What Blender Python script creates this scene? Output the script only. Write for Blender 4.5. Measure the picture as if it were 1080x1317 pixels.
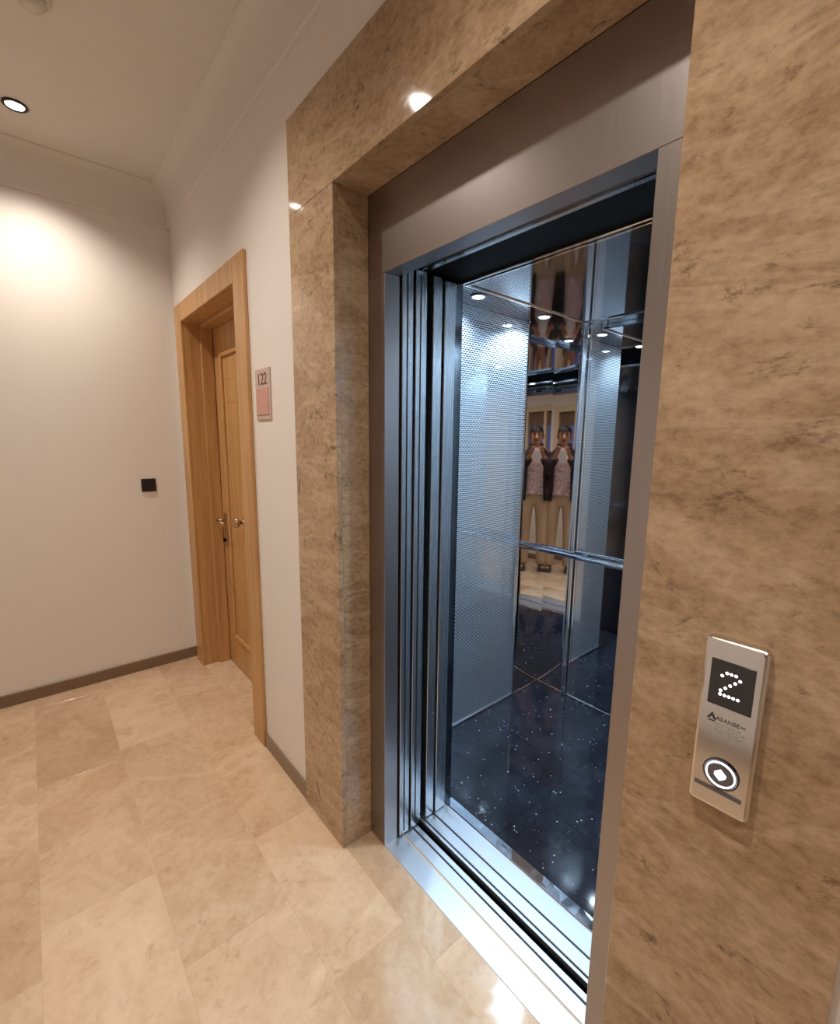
import bpy, bmesh, math, random
from mathutils import Vector, Matrix
random.seed(7)
S = bpy.context.scene
for o in list(bpy.data.objects): bpy.data.objects.remove(o)
C = S.collection
R = math.radians
PI = math.pi
def lin(r, g, b, a=1.0):
    f = lambda c: (c/255/12.92) if c/255 <= .04045 else ((c/255+.055)/1.055)**2.4
    return (f(r), f(g), f(b), a)

# ------------------------------------------------------------------ camera, world, exposure
CAM = Vector((0.0, -0.7611, 1.5))
F_PX, YAW, PITCH, ROLL = 588.1, R(40.347), R(9.043), R(0.705)
fw = Vector((-math.cos(YAW)*math.cos(PITCH), math.sin(YAW)*math.cos(PITCH), -math.sin(PITCH)))
rt = Vector((math.sin(YAW), math.cos(YAW), 0)); up = rt.cross(fw)
rt2 = rt*math.cos(ROLL)+up*math.sin(ROLL); up2 = up*math.cos(ROLL)-rt*math.sin(ROLL)
cd = bpy.data.cameras.new('camera'); co = bpy.data.objects.new('camera', cd); C.objects.link(co)
M4 = Matrix.Identity(4)
for i in range(3):
    M4[i][0] = rt2[i]; M4[i][1] = up2[i]; M4[i][2] = -fw[i]; M4[i][3] = CAM[i]
co.matrix_world = M4
cd.sensor_fit = 'HORIZONTAL'; cd.sensor_width = 36; cd.lens = 36*F_PX/1080; cd.clip_start = .01
S.camera = co
w = bpy.data.worlds.new('dusk'); S.world = w; w.use_nodes = True
w.node_tree.nodes['Background'].inputs[0].default_value = lin(120, 118, 190)
w.node_tree.nodes['Background'].inputs[1].default_value = 0.45
S.view_settings.view_transform = 'Standard'; S.view_settings.look = 'None'
S.view_settings.gamma = 1; S.view_settings.use_curve_mapping = False
S.view_settings.exposure = 0.1
S.cycles.max_bounces = 14; S.cycles.glossy_bounces = 10; S.cycles.diffuse_bounces = 5
S.cycles.sample_clamp_indirect = 6
HALL_W, CAB_W = 78.0, 38.0            # lamp powers
HALL_COL = (1.0, .90, .79); CAB_COL = (.64, .84, 1.0)

# ------------------------------------------------------------------ measured layout (metres)
XW, H = -3.267, 2.93                  # end wall, ceiling
YF, XR = -1.75, 2.0                   # wall behind the photographer, far right wall
XO, XI, XRI, XRO = -1.592, -1.297, -.316, -.022   # stone surround
ZO, ZI, YP = 2.536, 2.2415, -.012
YS, X1, X2, ZS = .1136, -1.2097, -.408, 2.0       # steel frame
XL, XCR, YB, YCF, ZC = -1.56, -.385, 1.546, .46, 2.113   # cabin

# ------------------------------------------------------------------ materials
MATS = {}
class NT:
    def __init__(s, name):
        s.m = bpy.data.materials.new(name); s.m.use_nodes = True; s.t = s.m.node_tree; s.n = s.t.nodes
        s.b = s.n['Principled BSDF']; MATS[name] = s.m
    def add(s, typ, **kw):
        n = s.n.new(typ)
        for k, v in kw.items():
            if hasattr(n, k): setattr(n, k, v)
            else: n.inputs[k].default_value = v
        return n
    def link(s, a, b): s.t.links.new(a, b)
    def set(s, **kw):
        for k, v in kw.items(): s.b.inputs[k.replace('_', ' ')].default_value = v
        return s
    def ramp(s, fac, stops, interp='LINEAR'):
        r = s.n.new('ShaderNodeValToRGB'); e = r.color_ramp.elements; r.color_ramp.interpolation = interp
        while len(e) < len(stops): e.new(.5)
        for el, (p, c) in zip(e, stops): el.position = p; el.color = c
        s.link(fac, r.inputs[0]); return r.outputs[0]
    def coords(s, loc=(0,0,0), rot=(0,0,0), scale=(1,1,1), rnd=0):
        tc = s.add('ShaderNodeNewGeometry').outputs['Position']
        if rnd:
            oi = s.add('ShaderNodeObjectInfo'); mu = s.add('ShaderNodeMath', operation='MULTIPLY'); mu.inputs[1].default_value = rnd
            s.link(oi.outputs['Random'], mu.inputs[0]); va = s.add('ShaderNodeVectorMath', operation='ADD')
            s.link(tc, va.inputs[0]); s.link(mu.outputs[0], va.inputs[1]); tc = va.outputs[0]
        mp = s.n.new('ShaderNodeMapping'); mp.inputs['Location'].default_value = loc
        mp.inputs['Rotation'].default_value = rot; mp.inputs['Scale'].default_value = scale
        s.link(tc, mp.inputs['Vector']); return mp.outputs[0]
    def noise(s, vec, scale, detail=5, rough=.55, dist=0):
        n = s.n.new('ShaderNodeTexNoise'); s.link(vec, n.inputs['Vector'])
        n.inputs['Scale'].default_value = scale; n.inputs['Detail'].default_value = detail
        n.inputs['Roughness'].default_value = rough; n.inputs['Distortion'].default_value = dist
        return n.outputs['Fac']
    def mix(s, a, b, fac, blend='MIX'):
        m = s.n.new('ShaderNodeMix'); m.data_type = 'RGBA'; m.blend_type = blend
        for v, i in ((fac, 0), (a, 6), (b, 7)):
            if hasattr(v, 'is_output'): s.link(v, m.inputs[i])
            else: m.inputs[i].default_value = v
        return m.outputs[2]
    def bump(s, h, strength, dist=.01):
        b = s.n.new('ShaderNodeBump'); b.inputs['Strength'].default_value = strength; b.inputs['Distance'].default_value = dist
        s.link(h, b.inputs['Height']); s.link(b.outputs[0], s.b.inputs['Normal'])
def plain(name, col, rough=.5, metal=0.0, emit=None, es=0.0, coat=0.0):
    t = NT(name).set(Base_Color=col, Roughness=rough, Metallic=metal, Coat_Weight=coat)
    if emit: t.set(Emission_Color=emit, Emission_Strength=es)
    return t.m

def paint(name, col):
    t = NT(name).set(Roughness=.6); v = t.coords()
    c = t.mix(col, (col[0]*.93, col[1]*.93, col[2]*.93, 1), t.noise(v, 1.3, 4))
    t.link(c, t.b.inputs['Base Color']); t.bump(t.noise(v, 180, 3), .05, .002); return t.m
paint('wall_paint', lin(232, 226, 220)); paint('ceiling_paint', lin(226, 221, 214))

def travertine(name, tones, rot, rnd, sc=1.0, contrast=1.0, rough=.07, vein=.55):
    t = NT(name).set(Roughness=rough, Specular_IOR_Level=.5)
    v = t.coords(rot=rot, scale=(1.0*sc, 1.0*sc, 2.9*sc), rnd=rnd)
    v2 = t.coords(rot=rot, scale=(1.3*sc, 1.3*sc, 2.0*sc), rnd=rnd)
    big = t.noise(v, 1.3, 7, .62, .5)
    c = t.ramp(big, [(.34, tones[0]), (.44, tones[1]), (.50, tones[2]), (.57, tones[3]), (.66, tones[1])])
    mid = t.noise(v2, 6, 10, .75, .25)
    c = t.mix(c, t.ramp(mid, [(.38, tones[0]), (.5, tones[2]), (.64, tones[3])]), .5*contrast)
    grain = t.noise(v2, 42, 6, .7)
    c = t.mix(c, t.ramp(grain, [(.36, tones[5]), (.5, tones[2]), (.66, tones[4])]), .30*contrast)
    vn = t.noise(v, 2.1, 8, .6, .7)                    # pale seams along the bedding
    c = t.mix(c, tones[4], t.ramp(vn, [(.455, (0,0,0,1)), (.5, (vein*.7,)*3+(1,)), (.53, (0,0,0,1))]))
    pit = t.noise(v2, 11, 10, .78, .5)                 # dark pits and hairlines
    c = t.mix(c, tones[5], t.ramp(pit, [(.57, (0,0,0,1)), (.67, (.85*contrast,)*3+(1,))]))
    if rnd:
        oi = t.add('ShaderNodeObjectInfo')
        c = t.mix(c, t.ramp(oi.outputs['Random'], [(0, (.88, .87, .85, 1)), (1, (1, 1, 1, 1))]), 1.0, 'MULTIPLY')
    t.link(c, t.b.inputs['Base Color'])
    t.link(t.ramp(pit, [(.55, (rough,)*3+(1,)), (.8, (rough+.25,)*3+(1,))]), t.b.inputs['Roughness'])
    return t.m
BR = [lin(132, 103, 76), lin(160, 131, 101), lin(176, 147, 116), lin(190, 163, 132), lin(208, 185, 157), lin(88, 64, 45)]
travertine('travertine', BR, (R(5), R(7), 0), 0, .8, 1.0)
travertine('travertine_side', BR, (R(-8), R(-6), 0), 0, 1.1, .9)
FL = [lin(178, 146, 116), lin(196, 165, 134), lin(204, 175, 145), lin(216, 189, 160), lin(226, 203, 176), lin(156, 122, 92)]
travertine('floor_marble', FL, (R(90), R(20), R(35)), 37, .62, .55, .10, .45)
plain('grout', lin(204, 176, 146), .3)
plain('stone_chip', lin(104, 80, 58), .7); plain('base_stone', lin(126, 104, 84), .25)

def wood(name, c1, c2, rot):
    t = NT(name).set(Roughness=.38); v = t.coords(rot=rot, scale=(9, 9, .6))
    g = t.noise(v, 3.0, 6, .6, .4); g2 = t.noise(t.coords(rot=rot, scale=(60, 60, 2)), 3, 3)
    c = t.mix(t.ramp(g, [(.3, c1), (.7, c2)]), c1, t.ramp(g2, [(.5, (0,0,0,1)), (.75, (.4,.4,.4,1))]))
    t.link(c, t.b.inputs['Base Color']); t.bump(g2, .08, .002); return t.m
W1, W2 = lin(178, 130, 80), lin(206, 162, 108)
wood('oak_upright', W1, W2, (0, 0, 0)); wood('oak_level', W1, W2, (0, R(90), 0))

def steel(name, col, rough, brush=(220, 220, 1.2), amt=.06):
    t = NT(name).set(Base_Color=col, Metallic=1.0, Roughness=rough)
    n = t.noise(t.coords(scale=brush), 1.0, 3)
    t.link(t.ramp(n, [(.3, (rough-amt,)*3+(1,)), (.7, (rough+amt,)*3+(1,))]), t.b.inputs['Roughness'])
    return t.m
steel('brushed_steel', lin(168, 161, 159), .36, (500, 500, 2), .03)
steel('door_steel', lin(196, 200, 206), .27, (500, 500, 2), .03)
steel('sill_aluminium', lin(204, 208, 216), .42, (1.2, 220, 220))
plain('mirror', (.80, .81, .83, 1), .015, 1.0)
plain('ceiling_mirror', (.36, .37, .40, 1), .05, 1.0)
plain('chrome', (.78, .79, .81, 1), .07, 1.0)
t = NT('rippled_chrome').set(Base_Color=(.74, .80, .90, 1), Metallic=1.0, Roughness=.1)
vo_ = t.n.new('ShaderNodeTexVoronoi'); vo_.inputs['Scale'].default_value = 26; t.link(t.coords(), vo_.inputs['Vector']); t.bump(vo_.outputs['Distance'], .25, .004)
plain('dark_chrome', (.20, .21, .23, 1), .10, 1.0)
plain('black_metal', lin(7, 7, 8), .8, 0); MATS['black_metal'].node_tree.nodes['Principled BSDF'].inputs['Specular IOR Level'].default_value = .1
plain('rubber', lin(10, 10, 11), .7)
plain('shaft_dark', lin(22, 22, 24), .9)
def linen(name):
    t = NT(name).set(Metallic=1.0)
    g = t.add('ShaderNodeNewGeometry').outputs['Position']
    sp = t.n.new('ShaderNodeSeparateXYZ'); t.link(g, sp.inputs[0]); cb = t.n.new('ShaderNodeCombineXYZ')
    t.link(sp.outputs[1], cb.inputs[0]); t.link(sp.outputs[2], cb.inputs[1])
    b = t.n.new('ShaderNodeTexBrick'); t.link(cb.outputs[0], b.inputs['Vector'])
    b.inputs['Scale'].default_value = 1.0; b.inputs['Brick Width'].default_value = .020; b.inputs['Row Height'].default_value = .0098
    b.inputs['Mortar Size'].default_value = .0021; b.inputs['Mortar Smooth'].default_value = .3
    f = b.outputs['Fac']
    t.link(t.ramp(f, [(0, (.56, .63, .71, 1)), (1, (.74, .82, .90, 1))]), t.b.inputs['Base Color'])
    t.link(t.ramp(f, [(0, (.04, .04, .04, 1)), (1, (.55, .55, .55, 1))]), t.b.inputs['Roughness'])
    t.bump(f, .25, .001); return t.m
linen('etched_steel')
def granite(name):
    t = NT(name).set(Roughness=.07); v = t.coords()
    vo = t.n.new('ShaderNodeTexVoronoi'); t.link(v, vo.inputs['Vector']); vo.inputs['Scale'].default_value = 46
    pale = t.ramp(vo.outputs['Distance'], [(.07, (1,1,1,1)), (.15, (0,0,0,1))])  # stone flecks, with glints of the lamps painted in as white specks
    sel = t.ramp(t.noise(v, 21, 4), [(.5, (0,0,0,1)), (.6, (1,1,1,1))])
    mu = t.mix((0,0,0,1), pale, sel)
    base = t.ramp(t.noise(v, 6, 8, .65), [(.3, lin(14, 15, 20)), (.7, lin(44, 46, 56))])
    t.link(t.mix(base, lin(214, 218, 228), mu), t.b.inputs['Base Color']); return t.m
granite('black_granite')
plain('glass_black', lin(18, 18, 24), .06, 0, coat=1.0)
plain('face_chrome', (.76, .75, .74, 1), .12, 1.0)
plain('led_white', (1, 1, 1, 1), .4, 0, (1, .97, 1, 1), 2.6)
plain('ink', lin(66, 62, 60), .5)
plain('ink_green', lin(122, 130, 120), .5)
plain('button_grey', lin(112, 112, 120), .3, .6)
plain('hall_led', (1, 1, 1, 1), .4, 0, (1, .93, .86, 1), 14.0)
plain('cabin_led', (1, 1, 1, 1), .4, 0, (.86, .95, 1, 1), 22.0)
plain('black_plastic', lin(30, 22, 20), .35)
plain('white_plastic', lin(214, 208, 200), .45)
plain('brass_nickel', lin(196, 176, 148), .2, 1.0)
plain('sign_pink', lin(202, 150, 140), .35); plain('sign_grey', lin(196, 172, 160), .35); plain('sign_ink', lin(104, 62, 54), .5)
plain('skin', lin(172, 124, 98), .5); plain('hair', lin(22, 18, 17), .6)
plain('jacket_cloth', lin(38, 24, 28), .75); plain('trouser_cloth', lin(184, 158, 128), .85)
plain('shoe_leather', lin(56, 42, 34), .4); plain('shoe_sole', lin(196, 188, 176), .6); plain('phone_grey', lin(196, 190, 186), .3)
def shirt(name):
    t = NT(name).set(Roughness=.85); v = t.coords()
    t.link(t.ramp(t.noise(v, 14, 2, .5, 2.5), [(.46, lin(206, 190, 188)), (.5, lin(168, 70, 80)), (.56, lin(206, 190, 188)), (.66, lin(120, 100, 112))]), t.b.inputs['Base Color'])
shirt('printed_shirt')
plain('window_frame_paint', lin(214, 196, 166), .5); plain('blind_cloth', lin(120, 96, 74), .8)
t = NT('pane_glass').set(Roughness=.02, IOR=1.45, Transmission_Weight=1.0, Base_Color=(.95, .96, 1, 1))

# ------------------------------------------------------------------ builders
def wloc(o):
    v = Vector((0, 0, 0))
    while o is not None: v += o.location; o = o.parent
    return v
def obj(name, bm, mat, parent=None, local=False, smooth=False, loc=None):
    me = bpy.data.meshes.new(name)
    if loc is not None: bmesh.ops.translate(bm, verts=bm.verts, vec=-Vector(loc))
    elif parent is not None and not local: bmesh.ops.translate(bm, verts=bm.verts, vec=-wloc(parent))
    bmesh.ops.recalc_face_normals(bm, faces=bm.faces)
    bm.to_mesh(me); bm.free(); me.materials.append(MATS[mat])
    if smooth:
        for p in me.polygons: p.use_smooth = True
    o = bpy.data.objects.new(name, me); C.objects.link(o); o.parent = parent
    if loc is not None: o.location = Vector(loc) - (wloc(parent) if parent else Vector((0,0,0)))
    return o
def thing(name, label, cat, loc=(0,0,0), group=None, rotz=0):
    o = bpy.data.objects.new(name, None); C.objects.link(o); o.location = loc; o.rotation_euler = (0, 0, rotz); o.empty_display_size = .1
    return tag(o, label, cat, group)
def tag(o, label, cat, group=None):
    o['label'] = label; o['category'] = cat
    if group: o['group'] = group
    return o
def struct(o, label=None, cat=None):
    o['kind'] = 'structure'
    if label: o['label'] = label
    if cat: o['category'] = cat
    return o
def box(x0, x1, y0, y1, z0, z1, bev=0.0, bm=None, seg=1):
    own = bm is None
    b = bmesh.new()
    vs = [b.verts.new((x, y, z)) for z in (z0, z1) for y in (y0, y1) for x in (x0, x1)]
    for f in ((0,2,3,1), (4,5,7,6), (0,1,5,4), (2,6,7,3), (0,4,6,2), (1,3,7,5)): b.faces.new([vs[i] for i in f])
    if bev: bmesh.ops.bevel(b, geom=list(b.edges), offset=bev, segments=seg, affect='EDGES', profile=.5)
    if own: return b
    merge(bm, b); return bm
def merge(dst, src):
    m = {}
    for v in src.verts: m[v] = dst.verts.new(v.co)
    for f in src.faces: dst.faces.new([m[v] for v in f.verts])
    src.free(); return dst
def prism(pts, axis, a0, a1):
    """closed outline extruded along an axis; pts are the two other coordinates in order"""
    b = bmesh.new()
    def P(p, a): q = list(p); q.insert(axis, a); return b.verts.new(q)
    A = [P(p, a0) for p in pts]; B = [P(p, a1) for p in pts]; n = len(pts)
    for i in range(n): b.faces.new((A[i], A[(i+1) % n], B[(i+1) % n], B[i]))
    b.faces.new(A[::-1]); b.faces.new(B); return b
def lathe(prof, c, axis=2, seg=24):
    """profile (radius, height) about an axis through c"""
    b = bmesh.new(); rings = []
    for r, h in prof:
        ring = []
        for k in range(seg):
            a = 2*PI*k/seg; u, v = r*math.cos(a), r*math.sin(a); q = [u, v]; q.insert(axis, h)
            ring.append(b.verts.new(Vector(q)+Vector(c)))
        rings.append(ring)
    for i in range(len(rings)-1):
        for k in range(seg): b.faces.new((rings[i][k], rings[i][(k+1) % seg], rings[i+1][(k+1) % seg], rings[i+1][k]))
    b.faces.new(rings[0][::-1]); b.faces.new(rings[-1]); return b
def tube(pts, rad, seg=12):
    b = bmesh.new(); rings = []; pts = [Vector(p) for p in pts]
    rad = rad if isinstance(rad, (list, tuple)) else [rad]*len(pts)
    for i, p in enumerate(pts):
        d = (pts[min(i+1, len(pts)-1)]-pts[max(i-1, 0)]).normalized()
        s = d.cross(Vector((0, 0, 1)) if abs(d.z) < .9 else Vector((0, 1, 0))).normalized(); u = s.cross(d)
        rings.append([b.verts.new(p+(s*math.cos(2*PI*k/seg)+u*math.sin(2*PI*k/seg))*rad[i]) for k in range(seg)])
    for i in range(len(rings)-1):
        for k in range(seg): b.faces.new((rings[i][k], rings[i][(k+1) % seg], rings[i+1][(k+1) % seg], rings[i+1][k]))
    b.faces.new(rings[0][::-1]); b.faces.new(rings[-1]); return b
def text(name, s, size, mat, parent, loc, rot, depth=.0002):
    cu = bpy.data.curves.new(name, 'FONT'); cu.body = s; cu.size = size; cu.extrude = depth; cu.align_x = 'CENTER'; cu.align_y = 'CENTER'
    tmp = bpy.data.objects.new(name+'_curve', cu); C.objects.link(tmp)
    me = bpy.data.meshes.new_from_object(tmp.evaluated_get(bpy.context.evaluated_depsgraph_get()))
    bpy.data.objects.remove(tmp); bpy.data.curves.remove(cu)
    me.materials.clear(); me.materials.append(MATS[mat])
    o = bpy.data.objects.new(name, me); C.objects.link(o); o.parent = parent
    o.location = Vector(loc)-wloc(parent); o.rotation_euler = rot; return o
def spot(name, loc, power, col, size, blend, rad, parent):
    l = bpy.data.lights.new(name, 'SPOT'); l.energy = power; l.color = col; l.spot_size = R(size); l.spot_blend = blend; l.shadow_soft_size = rad
    o = bpy.data.objects.new(name, l); C.objects.link(o); o.parent = parent; o.location = Vector(loc)-wloc(parent); return o

# ------------------------------------------------------------------ the hall
fl = struct(obj('floor', box(XW-.1, XR+.1, YF-.1, .215, -.06, -.0006), 'grout'), 'polished beige marble floor of the hall')
rows = [.0, -.25, -.56, -.87, -1.18, -1.49, YF]
offs = [-2.75, -2.45, -2.38, -2.67, -2.50, -2.75]
g = .0003
def tile(x0, x1, y0, y1):
    b = box(x0+g, x1-g, y0+g, y1-g, -.02, 0, .0003)
    return obj('tile', b, 'floor_marble', fl, loc=((x0+x1)/2, (y0+y1)/2, 0))
for r_ in range(len(rows)-1):
    x = offs[r_]-.6*2; L = .6 if r_ != 2 else .75
    xs = [XW]
    k = offs[r_]
    while k-L > XW+.05: k -= L
    while k < XR-.05: xs.append(k); k += L
    xs.append(XR)
    for a, b_ in zip(xs[:-1], xs[1:]): tile(a, b_, rows[r_+1], rows[r_])
tile(-3.09, -2.16, .0, .18)                       # door threshold slab
tile(XI, -.806, .0, YS); tile(-.806, XRI, .0, YS)  # slabs in the elevator recess
struct(obj('ceiling', box(XW-.1, XR+.1, YF-.1, .12, H, H+.1), 'ceiling_paint'), 'plain white painted hall ceiling')
struct(obj('wall_left', box(XW-.12, XW, YF-.12, .22, -.05, H+.05), 'wall_paint'), 'bare white end wall of the hall')
struct(obj('wall_right', box(XR, XR+.12, YF-.12, .22, -.05, H+.05), 'wall_paint'))
# wall with the elevator and the door: openings left free
wb = bmesh.new()
DX0, DX1, DZ = -3.13, -2.115, 2.2
for b in ((XW, DX0, 0, .2, 0, H), (DX0, DX1, 0, .2, DZ, H), (DX1, -1.75, 0, .2, 0, H), (-1.75, XO+.12, 0, .105, 0, H), (XO+.12, XRO-.12, 0, .105, ZI+.06, H),
          (XO+.12, XI-.03, 0, .105, 0, ZI+.06), (XRI+.03, XRO-.12, 0, .105, 0, ZI+.06), (XRO-.12, XR, 0, .2, 0, H)): box(*b, bm=wb)
struct(obj('wall_back', wb, 'wall_paint'), 'white painted wall around the elevator and the wooden door')
# wall behind the photographer, with a window
WX0, WX1, WZ0, WZ1 = .22, .82, 1.02, 2.12
wf = bmesh.new()
for b in ((XW, WX0, YF-.12, YF, 0, H), (WX1, XR, YF-.12, YF, 0, H), (WX0, WX1, YF-.12, YF, 0, WZ0), (WX0, WX1, YF-.12, YF, WZ1, H)): box(*b, bm=wf)
struct(obj('wall_front', wf, 'wall_paint'), 'white wall with a small window facing the elevator')
wn = bpy.data.objects.new('window_1', None); C.objects.link(wn); wn.location = ((WX0+WX1)/2, YF-.06, WZ0)
struct(wn, 'cream framed window with a brown roller blind facing the elevator', 'window')
fb = bmesh.new()
for b in ((WX0-.05, WX1+.05, WZ1-.03, WZ1+.05), (WX0-.05, WX1+.05, WZ0-.05, WZ0+.03), (WX0-.05, WX0+.03, WZ0+.03, WZ1-.03), (WX1-.03, WX1+.05, WZ0+.03, WZ1-.03), ((WX0+WX1)/2-.02, (WX0+WX1)/2+.02, WZ0+.03, WZ1-.03)):
    box(b[0], b[1], YF-.07, YF+.012, b[2], b[3], .004, fb)
obj('window_frame', fb, 'window_frame_paint', wn)
for a, b_ in ((WX0+.03, (WX0+WX1)/2-.02), ((WX0+WX1)/2+.02, WX1-.03)):
    obj('pane', box(a, b_, YF-.05, YF-.044, WZ0+.03, WZ1-.03), 'pane_glass', wn)
    obj('blind', box(a+.004, b_-.004, YF-.03, YF-.024, 1.9, WZ1-.03), 'blind_cloth', wn)
# baseboards
struct(obj('baseboard_left', box(XW, XW+.012, YF, -.0, 0, .07, .002), 'base_stone'), 'low brown stone skirting along the end wall')
bb = bmesh.new(); box(DX1+.085, XO, -.01, 0, 0, .07, .002, bb); box(XRO, XR, -.01, 0, 0, .07, .002, bb)
struct(obj('baseboard_back', bb, 'base_stone'), 'low brown stone skirting beside the wooden door and the surround')
struct(obj('baseboard_front', box(XW+.013, XR, YF, YF+.01, 0, .07, .002), 'base_stone'))
# plaster cornice: stepped cove along three walls
def cornice_profile():
    p = [(0, -.205), (.007, -.205), (.009, -.196)]
    for k in range(13):
        a = PI/2*k/12; p.append((.012+.078*(1-math.cos(a)), -.192+.184*math.sin(a)))
    p += [(.092, 0), (0, 0)]
    return p
cp = cornice_profile()
struct(obj('trim_1', prism([(XW+d, H+z) for d, z in cp], 1, YF, 0), 'ceiling_paint'), 'white plaster cornice over the end wall')
struct(obj('trim_2', prism([(-d, H+z) for d, z in cp], 0, XW, XR), 'ceiling_paint'), 'white plaster cornice over the elevator wall')
struct(obj('trim_3', prism([(YF+d, H+z) for d, z in cp], 0, XW, XR), 'ceiling_paint'))

# ------------------------------------------------------------------ stone surround of the elevator
po = thing('stone_surround', 'polished brown travertine surround framing the open elevator doorway', 'door surround', ((XO+XRO)/2, YP, 0))
TH = .018
def slab(x0, x1, y0, y1, z0, z1, mat='travertine'): return obj('slab', box(x0, x1, y0, y1, z0, z1, .0008), mat, po)
j = .0006
slab(XO, XI, YP, YP+TH, 0, ZI-j); slab(XRI, XRO, YP, YP+TH, 0, ZI-j)          # side slabs
slab(XO, XRO, YP, YP+TH, ZI+j, ZO)                                             # head slab
slab(XI-.02, XI, YP+TH, YS, 0, ZI, 'travertine_side'); slab(XRI, XRI+.02, YP+TH, YS, 0, ZI, 'travertine_side')
slab(XI-.02, XRI+.02, YP+TH, YS, ZI+j, ZI+.02, 'travertine_side')             # soffit
for pts in (((-1.578, 1.300), (-1.572, 1.330), (-1.562, 1.352), (-1.566, 1.325), (-1.570, 1.300)), ((-1.500, .150), (-1.488, .128), (-1.470, .098), (-1.474, .120), (-1.490, .150))):
    obj('chip', prism(pts, 1, YP-.0006, YP+.001), 'stone_chip', po)
# ------------------------------------------------------------------ steel landing frame, sill, sliding leaves
sf = thing('steel_doorway', 'brushed stainless steel frame lining the elevator opening', 'door frame', ((X1+X2)/2, YS, 0))
obj('jamb', box(XI+.0005, X1, YS, YS+.058, 0, ZS, .001), 'brushed_steel', sf)
obj('jamb', box(X2, XRI-.0005, YS, YS+.058, 0, ZS, .001), 'brushed_steel', sf)
obj('lintel', box(XI+.0005, XRI-.0005, YS, YS+.058, ZS+.0005, ZI, .001), 'brushed_steel', sf)
ld = thing('sliding_door', 'brushed steel landing door leaves slid open into the wall pocket', 'elevator door', (X1-.2, .23, .0))
for y0, y1 in ((.178, .222), (.233, .280)):
    lf = obj('door_leaf', box(-1.62, X1+.008, y0, y1, .008, 2.035, .0015), 'door_steel', ld)
    obj('rubber_edge', box(X1+.008, X1+.0095, y0+.018, y0+.022, .02, 2.02), 'rubber', lf)
hd = thing('door_header', 'grey steel track housing above the sliding landing door', 'door track', (-.8, .22, 2.0))
obj('housing', box(-1.66, X2+.06, .175, .285, 2.042, 2.2), 'door_steel', hd)
for y0 in (.196, .252): obj('track', box(-1.6, X2+.05, y0, y0+.008, 2.037, 2.0445), 'dark_chrome', hd)
obj('bracket', box(-1.02, -.86, .172, .176, 2.01, 2.075, .001), 'dark_chrome', hd)
obj('bracket', box(-.62, -.56, .172, .176, 2.02, 2.075, .001), 'chrome', hd)
sl = thing('landing_sill', 'grooved aluminium sill flush with the hall floor at the elevator', 'sill', ((X1+X2)/2, .19, -.03))
xs0, xs1 = -1.7, X2+.12
for y0, y1, z1 in ((.115, .194, .001), (.200, .243, .001), (.249, .268, .001)):
    obj('sill_rail', box(xs0 if y0 > .17 else X1-.08, xs1, y0, y1, -.028, z1, .0012), 'sill_aluminium', sl)
obj('sill_bed', box(xs0, xs1, .19, .268, -.04, -.018), 'dark_chrome', sl)
# unseen shaft box around the cabin, added to block light
sh = bmesh.new()
for b in ((-1.95, -.0, 1.66, 1.7, -.6, 2.9), (-2.0, -1.95, .2, 1.7, -.6, 2.9), (-.03, .02, .2, 1.7, -.6, 2.9), (-1.95, -.0, .2, 1.7, 2.9, 2.95), (-1.95, -.0, .2, 1.7, -.65, -.6),
          (-1.95, XI-.02, .106, .174, -.6, 2.9), (XRI+.021, -.0, .106, .174, -.6, 2.9), (XI-.02, XRI+.02, .174, .178, ZI, 2.9), (-1.95, 0, .215, .262, -.6, -.045)): box(*b, bm=sh)
struct(obj('wall_shaft', sh, 'shaft_dark'), 'unseen dark elevator shaft walls, added to block light')

# ------------------------------------------------------------------ cabin
cb = thing('elevator_cabin', 'lit elevator cabin with mirror walls, etched steel panels and black stone floor', 'elevator', ((XL+XCR)/2, (YCF+YB)/2, -.04))
cf = obj('cabin_floor', box(XL-.02, XCR+.02, YCF, YB+.02, -.04, -.001), 'grout' if False else 'rubber', cb)
nx, ny = 2, 2
for i in range(nx):
    for k in range(ny):
        obj('floor_slab', box(XL+(XCR-XL)*i/nx+.0006, XL+(XCR-XL)*(i+1)/nx-.0006, YCF+.012+(YB-YCF-.012)*k/ny+.0006, YCF+.012+(YB-YCF-.012)*(k+1)/ny-.0006, -.02, .002, .0006), 'black_granite', cf)
# car sill
cs = obj('car_sill', box(-1.66, X2+.12, .293, .455, -.04, -.018), 'dark_chrome', cb)
for y0, y1 in ((.293, .304), (.310, .352), (.358, .428)):
    obj('sill_rail', box(-1.66, X2+.12, y0, y1, -.03, .001, .0012), 'sill_aluminium', cs)
obj('threshold', box(X1-.01, X2+.02, .4295, YCF+.011, -.03, .0035, .002), 'rippled_chrome', cs)
# front column, header, door leaves of the car
fc = obj('front_column', box(XL, X1+.006, .362, .415, .004, 2.03, .002), 'door_steel', cb)
obj('car_door_leaf', box(-1.64, X1+.004, .312, .352, .006, 2.035, .0015), 'door_steel', cb)
obj('column_trim', box(XL, X1-.004, .416, YCF, .004, 2.05, .004), 'dark_chrome', cb)
obj('front_column', box(X2+.012, XCR+.02, .362, YCF, .004, 2.03, .002), 'door_steel', cb)
hdr = obj('header', box(-1.64, XCR+.02, .297, YCF, 2.048, 2.16), 'black_metal', cb)
obj('header_trim', box(XL, XCR, YCF-.006, YCF+.006, 2.040, 2.056, .002), 'chrome', hdr)
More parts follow.
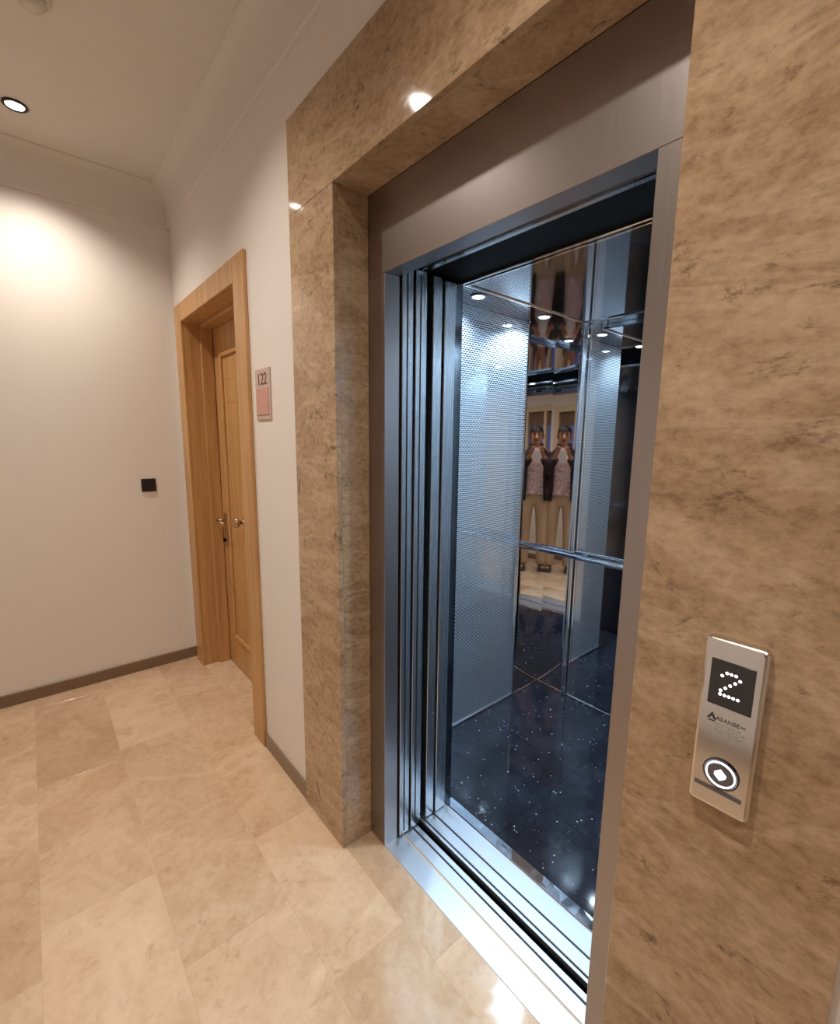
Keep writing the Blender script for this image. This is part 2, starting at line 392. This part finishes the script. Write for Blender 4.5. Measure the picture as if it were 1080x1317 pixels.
# walls
obj('wall_shell', merge(box(XL-.03, XL-.012, .36, YB+.03, -.04, 2.2), merge(box(XL-.03, XCR+.03, YB+.012, YB+.03, -.04, 2.2), box(XCR+.012, XCR+.03, .30, YB+.03, -.04, 2.2))), 'dark_chrome', cb)
obj('etched_panel', box(XL-.011, XL, .79, 1.285, .012, ZC, .001), 'etched_steel', cb)
obj('mirror_panel', box(XL-.011, XL-.001, YCF, .788, .012, ZC, .001), 'mirror', cb)
EPS = R(.75)                      # the corner strips stand a little off square
def strip(axis, a0, a1, base, sgn, eps, bow):
    """tall mirror strip, slightly bowed along its height; a0 end meets the corner"""
    b = bmesh.new(); nz, na = 40, 2; fr = []; bk = []
    for i in range(nz+1):
        z = .012+(ZC-.012)*i/nz; u = z/ZC
        off = bow*((u/.22)**2*(3-2*u/.22) if u < .22 else 1.0) if u < .30 else bow*max(0, min(1, 1-(u-.30)/.62))
        for k in range(na+1):
            a = a0+(a1-a0)*k/na; d = base+sgn*(off+abs(a-a0)*math.tan(eps)); e = base-sgn*.011
            fr.append(b.verts.new((d, a, z) if axis == 0 else (a, d, z))); bk.append(b.verts.new((e, a, z) if axis == 0 else (a, e, z)))
    n = na+1
    for i in range(nz):
        for k in range(na):
            q = [i*n+k, i*n+k+1, (i+1)*n+k+1, (i+1)*n+k]; b.faces.new([fr[t] for t in q]); b.faces.new([bk[t] for t in q[::-1]])
    return b
BOW = .022
obj('mirror_panel', strip(0, YB, 1.287, XL, 1, EPS, BOW), 'mirror', cb, smooth=True)
obj('mirror_panel', strip(1, XL, -1.375, YB, -1, EPS, BOW), 'mirror', cb, smooth=True)
obj('mirror_panel', box(-1.338, XCR, YB, YB+.011, .012, ZC, .001), 'mirror', cb)
for x0, x1, d in ((-1.377, -1.352, .030), (-1.350, -1.337, .016)):
    obj('trim_strip', box(x0, x1, YB-d+.012, YB+.012, .004, ZC-.004, .004, seg=2), 'chrome', cb)
obj('trim_strip', box(XL-.01, XL+.012, 1.2855, 1.2975, .012, ZC-.004, .003), 'chrome', cb)
obj('etched_panel', box(XCR, XCR+.011, .79, 1.285, .012, ZC, .001), 'etched_steel', cb)
obj('mirror_panel', box(XCR, XCR+.011, 1.287, YB, .012, ZC, .001), 'mirror', cb)
obj('mirror_panel', box(XCR, XCR+.011, YCF, .788, .012, ZC, .001), 'mirror', cb)
for b in ((XL, XL+.006, .47, YB, .002, .014), (XL, XCR, YB-.006, YB, .002, .014), (XCR-.006, XCR, .47, YB, .002, .014)):
    obj('skirting', box(*b, .001), 'chrome', cb)
# ceiling of the cabin: mirror sheet with a raised middle field
cc = obj('cabin_ceiling', box(XL-.011, XCR+.011, YCF-.02, YB+.011, ZC, ZC+.02), 'ceiling_mirror', cb)
cx0, cx1, cy0, cy1 = XL+.235, XCR-.235, YCF+.14, YB-.10
obj('ceiling_field', box(cx0, cx1, cy0, cy1, ZC-.018, ZC, .005), 'ceiling_mirror', cc)
for b in ((cx0-.012, cx0, cy0-.012, cy1+.012), (cx1, cx1+.012, cy0-.012, cy1+.012), (cx0, cx1, cy0-.012, cy0), (cx0, cx1, cy1, cy1+.012)):
    obj('field_trim', box(*b, ZC-.024, ZC, .002), 'chrome', cc)
for x in (XL+.118, XCR-.118):
    for y in (.779, 1.262):
        s_ = obj('spotlight', lathe([(.036, .0), (.038, -.003), (.034, -.006), (.027, -.006), (.027, -.002)], (x, y, ZC), seg=28), 'chrome', cc, smooth=True)
        obj('lens', lathe([(.0265, -.0025), (.024, -.0055), (.010, -.0068)], (x, y, ZC), seg=24), 'cabin_led', s_)
        spot('lamp', (x, y, ZC-.012), CAB_W, CAB_COL, 150, .8, .02, s_)
# handrail on the rear wall
hr = obj('handrail', tube([(XL+.02, YB-.052, .866), (XCR-.02, YB-.052, .866)], .0155, 16), 'chrome', cb, smooth=True)
for x in (-1.30, -.97, -.55):
    obj('rail_bracket', tube([(x, YB+.005, .866), (x, YB-.05, .866)], .008, 10), 'chrome', hr, smooth=True)

# ------------------------------------------------------------------ call panel
PX0, PX1, PZ0, PZ1 = -.212, -.133, .958, 1.222
cpn = thing('call_panel', 'polished chrome elevator call panel with glowing floor number and round button', 'call panel', ((PX0+PX1)/2, YP, PZ0))
PF = YP-.016
def rrect(x0, x1, z0, z1, r, y, b, n=5):
    out = []
    for cx, cz, a0 in ((x1-r, z1-r, 0), (x0+r, z1-r, PI/2), (x0+r, z0+r, PI), (x1-r, z0+r, 1.5*PI)):
        for k in range(n+1): out.append(b.verts.new((cx+r*math.cos(a0+PI/2*k/n), y, cz+r*math.sin(a0+PI/2*k/n))))
    return out
bmf = bmesh.new(); rg = []
for ins, y in ((0, YP), (0, PF+.006), (.0008, PF+.0028), (.0026, PF+.0008), (.0055, PF)):
    rg.append(rrect(PX0+ins, PX1-ins, PZ0+ins, PZ1-ins, .0085-ins*.7, y, bmf))
for i in range(len(rg)-1):
    for k in range(len(rg[0])): bmf.faces.new((rg[i][k], rg[i][(k+1) % len(rg[0])], rg[i+1][(k+1) % len(rg[0])], rg[i+1][k]))
bmf.faces.new(rg[0]); bmf.faces.new(rg[-1])
obj('faceplate', bmf, 'face_chrome', cpn)
pcx = (PX0+PX1)/2
dsp = obj('display', box(pcx-.0272, pcx+.0272, PF-.0012, PF+.001, 1.1215, 1.1915, .0006), 'glass_black', cpn)
for r_, row in enumerate(('.###.', '#...#', '...#.', '..#..', '.#...', '#....', '#####')):
    for c_, ch in enumerate(row):
        if ch == '#':
            x, z = pcx+(c_-2)*.0055-.001, 1.1575-(r_-3)*.0057
            obj('led_dot', lathe([(.0022, -.0012), (.0020, -.0018), (.0010, -.0022)], (x, PF, z), 1, 10), 'led_white', dsp)
lg = obj('logo', merge(prism([(pcx-.0255, 1.098), (pcx-.019, 1.109), (pcx-.0125, 1.098), (pcx-.0165, 1.098), (pcx-.019, 1.1025), (pcx-.0215, 1.098)], 1, PF-.0004, PF+.0005), box(pcx-.0235, pcx-.0145, PF-.0004, PF+.0005, 1.0945, 1.0965)), 'ink', cpn)
text('lettering', 'ASANSE', .0085, 'ink', cpn, (pcx+.001, PF-.0003, 1.1015), (R(90), 0, 0), .0003)
obj('print_mark', box(pcx+.017, pcx+.023, PF-.0004, PF+.0005, 1.100, 1.1035), 'ink_green', cpn)
for k, (a, b_) in enumerate(((-.014, .018), (-.012, .024), (-.014, .016), (-.011, .020))):
    pb = bmesh.new(); x = a
    while x < b_:
        wd = random.uniform(.002, .005); box(pcx+x, pcx+min(x+wd, b_), PF-.0003, PF+.0004, 1.0925-k*.0042, 1.0936-k*.0042, bm=pb); x += wd+.0012
    obj('print_line', pb, 'ink_green', cpn)
bc = (pcx+.001, PF, 1.0185)
bt = obj('button', lathe([(.0235, .001), (.0235, -.002), (.0215, -.003), (.0205, -.0022), (.002, -.0022)], bc, 1, 36), 'glass_black', cpn)
obj('button_face', lathe([(.0165, -.002), (.0165, -.0032), (.0155, -.0036), (.001, -.0036)], bc, 1, 32), 'button_grey', bt)
ri = bmesh.new(); n = 40; rr = []
for r_, h in ((.0193, -.0022), (.0191, -.0038), (.0175, -.0038), (.0173, -.0022)):
    rr.append([ri.verts.new((bc[0]+r_*math.cos(2*PI*k/n), bc[1]+h, bc[2]+r_*math.sin(2*PI*k/n))) for k in range(n)])
for i in range(4):
    for k in range(n): ri.faces.new((rr[i][k], rr[i][(k+1) % n], rr[(i+1) % 4][(k+1) % n], rr[(i+1) % 4][k]))
obj('light_ring', ri, 'led_white', bt)
obj('light_symbol', prism([(bc[0]+x*.0078, bc[2]+z*.0088) for x, z in ((-.95, .25), (0, 1), (.95, .25), (.95, -.25), (0, -1), (-.95, -.25))], 1, PF-.0044, PF-.003), 'led_white', bt)
obj('recess_line', box(PX0+.008, PX1-.010, PF-.0006, PF+.001, .986, .9935, .0003), 'button_grey', cpn)

# ------------------------------------------------------------------ wooden door
FX0, FX1, FZ = -3.205, -2.032, 2.27      # outer edges of the casing
IX0, IX1, IZ = -3.075, -2.165, 2.165     # clear opening
dr = bpy.data.objects.new('door_1', None); C.objects.link(dr); dr.location = ((FX0+FX1)/2, 0, 0)
struct(dr, 'closed oak door with wide oak casing beside the room number plate', 'door')
obj('casing', box(FX0, IX0, -.016, 0, 0, FZ, .003), 'oak_upright', dr); obj('casing', box(IX1, FX1, -.016, 0, 0, FZ, .003), 'oak_upright', dr)
obj('casing', box(IX0+.0005, IX1-.0005, -.016, 0, IZ, FZ, .003), 'oak_level', dr)
obj('lining', box(DX0, IX0, 0, .21, 0, IZ, .001), 'oak_upright', dr); obj('lining', box(IX1, DX1, 0, .21, 0, IZ, .001), 'oak_upright', dr)
obj('lining', box(DX0, DX1, 0, .21, IZ, DZ, .001), 'oak_level', dr)
obj('stop', box(IX0, IX0+.022, .085, .155, 0, IZ, .003), 'oak_upright', dr); obj('stop', box(IX1-.022, IX1, .085, .155, 0, IZ, .003), 'oak_upright', dr)
obj('stop', box(IX0+.022, IX1-.022, .085, .155, IZ-.022, IZ, .003), 'oak_level', dr)
LX0, LX1, LY = IX0+.003, IX1-.003, .158
le = obj('door_leaf', box(LX0, LX1, LY+.012, LY+.05, .006, IZ-.003), 'oak_upright', dr)
ST = .13
PZ = [(.20, IZ-.17)]
obj('stile', box(LX0, LX0+ST, LY, LY+.012, .006, IZ-.003, .001), 'oak_upright', le); obj('stile', box(LX1-ST, LX1, LY, LY+.012, .006, IZ-.003, .001), 'oak_upright', le)
for z0, z1 in ((.006, PZ[0][0]), (PZ[0][1], IZ-.003)): obj('rail', box(LX0+ST, LX1-ST, LY, LY+.012, z0, z1, .001), 'oak_level', le)
for z0, z1 in PZ:
    a, b_ = LX0+ST, LX1-ST
    for q in ((a, a+.03, z0, z1), (b_-.03, b_, z0, z1), (a+.03, b_-.03, z0, z0+.03), (a+.03, b_-.03, z1-.03, z1)):
        obj('moulding', box(q[0], q[1], LY-.010, LY+.008, q[2], q[3], .006, seg=2), 'oak_upright' if q[3]-q[2] > .1 else 'oak_level', le)
    n = max(2, round((z1-z0-.06)/.135)); hgt = (z1-z0-.06)/n
    for k in range(n): obj('board', box(a+.03, b_-.03, LY+.004, LY+.013, z0+.03+k*hgt, z0+.03+(k+1)*hgt, .0015), 'oak_level', le)
hx = LX0+.075
hp = obj('handle_plate', box(hx-.021, hx+.021, LY-.008, LY, .80, 1.02, .004, seg=2), 'brass_nickel', le)
obj('lever', merge(tube([(hx, LY, .975), (hx, LY-.052, .975)], .010, 12), tube([(hx, LY-.052, .975), (hx+.03, LY-.055, .975), (hx+.115, LY-.050, .970)], [.010, .010, .007], 12)), 'brass_nickel', hp, smooth=True)
obj('cylinder', lathe([(.011, 0), (.011, -.014), (.009, -.016)], (hx, LY-.006, .845), 1, 16), 'black_metal', hp)
kx = -2.665
obj('knob', lathe([(.030, 0), (.030, -.004), (.012, -.010), (.011, -.026), (.026, -.036), (.031, -.050), (.026, -.062), (.010, -.067)], (kx, LY+.004, 1.01), 1, 24), 'brass_nickel', le, smooth=True)

# ------------------------------------------------------------------ small wall and ceiling things
sg = thing('room_sign', 'small pinkish number plate on the wall beside the oak door', 'sign', (-1.90, 0, 1.57))
obj('backplate', box(-1.976, -1.824, -.006, 0, 1.572, 1.778, .002), 'sign_grey', sg)
obj('name_field', box(-1.964, -1.838, -.0085, -.0055, 1.592, 1.700, .0008), 'sign_pink', sg)
text('number', '122', .068, 'sign_ink', sg, (-1.90, -.0066, 1.734), (R(90), 0, 0), .0006)
sw = thing('light_switch', 'small dark brown square switch on the bare end wall', 'switch', (XW, -.2125, 1.155))
obj('plate', box(XW, XW+.008, -.2525, -.1725, 1.157, 1.237, .002), 'black_plastic', sw)
obj('rocker', box(XW+.007, XW+.012, -.2405, -.1845, 1.169, 1.225, .0015), 'black_plastic', sw)
LH = [(-2.89, 'round black-rimmed downlight in the ceiling closest to the end wall'), (-1.68, 'round black-rimmed downlight in the ceiling between the oak door and the elevator'),
      (-.46, 'round black-rimmed downlight in the ceiling in front of the elevator'), (.76, 'round black-rimmed downlight in the ceiling above the photographer')]
for x, lb in LH:
    d = thing('downlight', lb, 'ceiling light', (x, -.67, H), 'hall downlights')
    obj('rim', lathe([(.046, .0), (.047, -.004), (.043, -.008), (.036, -.008), (.033, -.002)], (x, -.67, H), seg=36), 'black_plastic', d, smooth=True)
    obj('diffuser', lathe([(.0335, -.0022), (.033, -.0045), (.010, -.005)], (x, -.67, H), seg=30), 'hall_led', d)
    spot('lamp', (x, -.67, H-.012), HALL_W, HALL_COL, 128, 1.0, .035, d)
sd = thing('smoke_detector', 'white round smoke detector on the hall ceiling', 'smoke detector', (-2.17, -.62, H))
obj('base', lathe([(.055, 0), (.055, -.012), (.050, -.016)], (-2.17, -.62, H), seg=32), 'white_plastic', sd, smooth=True)
obj('chamber', lathe([(.040, -.015), (.040, -.030), (.030, -.042), (.005, -.044)], (-2.17, -.62, H), seg=32), 'white_plastic', sd, smooth=True)

#PERSON
# ------------------------------------------------------------------ the photographer, seen in the mirrors
fdir = Vector((-.56, .83, 0)).normalized()
pr = Vector((CAM.x, CAM.y, 0)) - fdir*.45
pe = thing('person', 'person in dark open jacket, printed shirt and beige trousers taking the photo', 'person', pr, rotz=math.atan2(-fdir.x, fdir.y))
def skin(name, nodes, edges, mat, parent, root=0, sub=2):
    """nodes: (x, y, z, rx, ry); surface grown with Skin and Subdivision"""
    me = bpy.data.meshes.new(name+'_cage'); me.from_pydata([n[:3] for n in nodes], edges, []); tmp = bpy.data.objects.new(name+'_cage', me); C.objects.link(tmp)
    md = tmp.modifiers.new('Skin', 'SKIN'); md.use_smooth_shade = True; md.branch_smoothing = .6
    for i, n in enumerate(nodes):
        sv = me.skin_vertices[0].data[i]; sv.radius = (n[3], n[4]); sv.use_root = i == root
    tmp.modifiers.new('Sub', 'SUBSURF').levels = sub
    out = bpy.data.meshes.new_from_object(tmp.evaluated_get(bpy.context.evaluated_depsgraph_get())); bpy.data.objects.remove(tmp)
    out.materials.clear(); out.materials.append(MATS[mat])
    for p in out.polygons: p.use_smooth = True
    o = bpy.data.objects.new(name, out); C.objects.link(o); o.parent = parent; return o
def chain(N, E, start, pts):
    """append a chain hanging off node index start; returns the last index"""
    prev = start
    for p in pts:
        N.append(p if len(p) == 5 else (*p, p[3])); i = len(N)-1
        if prev is not None: E.append((prev, i))
        prev = i
    return prev
N, E_ = [], []
chain(N, E_, None, [(0, 0, .96, .14, .10)])
chain(N, E_, 0, [(0, 0, 1.10, .13, .09), (0, 0, 1.26, .145, .10), (0, -.005, 1.40, .13, .085)]); chest = 3
neck = chain(N, E_, chest, [(0, 0, 1.50, .055, .06)])
chain(N, E_, neck, [(0, .018, 1.565, .062, .075), (0, .020, 1.625, .072, .092), (0, .012, 1.685, .070, .088), (0, .008, 1.725, .045, .058)])
for s in (-1, 1):
    hip = chain(N, E_, 0, [(s*.09, 0, .90, .085), (s*.10, .012, .50, .055), (s*.105, -.01, .12, .040), (s*.11, .02, .05, .035), (s*.125, .14, .035, .035)])
    if s == 1: sh_, el, wr = (.185, -.005, 1.415), (.235, .06, 1.14), (.085, .30, 1.36)      # raised arm
    else: sh_, el, wr = (-.185, -.005, 1.415), (-.235, .06, 1.14), (-.085, .30, 1.36)
    w_ = chain(N, E_, chest, [(*sh_, .055), (*el, .042), (*wr, .027)])
    pal = chain(N, E_, w_, [(s*.062, .345, 1.405, .026, .016), (s*.052, .372, 1.44, .030, .015)])
    for k, (dx, ln) in enumerate(((.022, .9), (.007, 1.0), (-.008, .95), (-.021, .75))):
        b = (s*(.054+.010-k*.004), .385, 1.452+dx)
        chain(N, E_, pal, [(*b, .0085), (b[0]-s*.012*ln, b[1]+.028*ln, b[2]+.010, .0082), (b[0]-s*.040*ln, b[1]+.030*ln, b[2]+.008, .0075)])
    chain(N, E_, pal-1, [(s*.050, .345, 1.438, .010), (s*.038, .360, 1.462, .009), (s*.026, .372, 1.478, .008)])
body = skin('body', N, E_, 'skin', pe)
pe.scale = (1.05, 1.05, 1.055)
# face and hair
hd_c = Vector((0, .018, 1.63))
hb = bmesh.new(); bmesh.ops.create_uvsphere(hb, u_segments=24, v_segments=16, radius=1)
for v in hb.verts: v.co = Vector((v.co.x*.082, v.co.y*.102, v.co.z*.098))
bmesh.ops.delete(hb, geom=[v for v in hb.verts if v.co.z < .018-.055*(v.co.y < -.01)*1.6-.0*abs(v.co.x) and not (v.co.y < -.02 and v.co.z > -.06)], context='VERTS')
for v in hb.verts: v.co += Vector((0, .008, 1.655))
obj('hair', hb, 'hair', pe, local=True, smooth=True)
for s in (-1, 1):
    eb = bmesh.new(); bmesh.ops.create_uvsphere(eb, u_segments=12, v_segments=8, radius=.012)
    for v in eb.verts: v.co = Vector((v.co.x+s*.030, v.co.y*.6+.104, v.co.z*.8+1.632))
    obj('eye', eb, 'hair', pe, local=True, smooth=True)
    eb = bmesh.new(); bmesh.ops.create_uvsphere(eb, u_segments=12, v_segments=8, radius=1)
    for v in eb.verts: v.co = Vector((v.co.x*.010+s*.080, v.co.y*.018-.002, v.co.z*.031+1.622))
    obj('ear', eb, 'skin', pe, local=True, smooth=True)
    obj('eyebrow', box(s*.030-.019, s*.030+.019, .098, .110, 1.648, 1.655, .002), 'hair', pe, local=True)
nb = prism([(.104, 1.640), (.132, 1.592), (.104, 1.584)], 0, -.013, .013)
obj('nose', nb, 'skin', pe, local=True); obj('mouth', box(-.023, .023, .092, .104, 1.560, 1.567, .002), 'sign_ink', pe, local=True)
# trousers
N, E_ = [(0, 0, .97, .152, .112)], []
chain(N, E_, 0, [(0, 0, 1.03, .148, .108)])
for s in (-1, 1): chain(N, E_, 0, [(s*.095, 0, .84, .098), (s*.105, .012, .50, .078), (s*.110, -.006, .12, .068), (s*.110, -.004, .055, .068)])
skin('trousers', N, E_, 'trouser_cloth', pe)
# shoes
for s in (-1, 1):
    so = []
    for z, e in ((.0, 0), (.022, .002)):
        so.append([(s*.115+x*(1+e), y) for x, y in ((-.036, -.07), (.036, -.07), (.042, .02), (.048, .11), (.040, .17), (.015, .20), (-.015, .20), (-.040, .165), (-.046, .10), (-.038, .02))])
    up_ = bmesh.new(); rings = []
    for z, k, yo in ((.022, 1.0, 0), (.055, .96, -.002), (.075, .80, -.012), (.100, .55, -.03)):
        rings.append([up_.verts.new((s*.115+(x-s*.115)*k, (y-.03)*(k if z > .06 else 1)+.03+yo*2, z-(.02 if (y > .1 and z > .06) else 0))) for x, y in so[0]])
    n = len(so[0])
    for i in range(3):
        for k in range(n): up_.faces.new((rings[i][k], rings[i][(k+1) % n], rings[i+1][(k+1) % n], rings[i+1][k]))
    up_.faces.new(rings[0][::-1]); up_.faces.new(rings[-1])
    q = obj('shoe', up_, 'shoe_leather', pe, local=True, smooth=True)
    obj('sole', prism(so[0], 2, 0.0, .022), 'shoe_sole', q, local=True)
# shirt and open jacket
def ell(z, rx, ry, cy, a0, a1, n): return [(rx*math.sin(a0+(a1-a0)*k/n), cy+ry*math.cos(a0+(a1-a0)*k/n), z) for k in range(n+1)]
def sheet(rows, thick, closed=False):
    b = bmesh.new(); R_ = [[b.verts.new(p) for p in r] for r in rows]
    for i in range(len(R_)-1):
        for k in range(len(R_[0])-1): b.faces.new((R_[i][k], R_[i][k+1], R_[i+1][k+1], R_[i+1][k]))
    if closed: bmesh.ops.remove_doubles(b, verts=b.verts, dist=.0005)
    return b
rows_ = [ell(z, rx, ry, 0, 0, 2*PI, 28) for z, rx, ry in ((.93, .160, .120), (1.05, .152, .115), (1.2, .162, .122), (1.34, .176, .122), (1.42, .150, .100), (1.47, .085, .075), (1.485, .066, .068))]
obj('shirt', sheet(rows_, 0, True), 'printed_shirt', pe, local=True, smooth=True)
op = R(30)
rows_ = [ell(z, rx, ry, -.004, op*k, 2*PI-op*k, 30) for z, rx, ry, k in ((.86, .196, .150, 1.15), (1.0, .186, .142, 1.1), (1.2, .188, .142, 1.0), (1.34, .202, .144, .95), (1.42, .182, .118, .85), (1.465, .110, .092, .9), (1.50, .082, .082, 1.0), (1.535, .086, .086, 1.1))]
jb = sheet(rows_, 0)
for s in (-1, 1):
    sl_ = tube([(s*.150, -.005, 1.405), (s*.195, 0, 1.39), (s*.222, .025, 1.28), (s*.245, .058, 1.145), (s*.215, .105, 1.150), (s*.155, .200, 1.25), (s*.092, .288, 1.348)], [.066, .072, .066, .062, .060, .052, .043], 14)
    merge(jb, sl_)
jk = obj('jacket', jb, 'jacket_cloth', pe, local=True, smooth=True)
md = jk.modifiers.new('Thickness', 'SOLIDIFY'); md.thickness = .008; md.offset = 1
# phone held in both hands, just behind the lens
ph_loc = CAM - fdir*.005
ph = thing('phone', 'slim pale grey phone held up in both hands', 'phone', ph_loc - Vector((0, 0, .128)), rotz=math.atan2(-fdir.x, fdir.y))
obj('phone_body', box(-.036, .036, -.008, 0, .0, .15, .003, seg=2), 'phone_grey', ph, local=True)
obj('camera_bump', box(-.030, -.004, .0, .002, .105, .145, .001), 'phone_grey', ph, local=True)
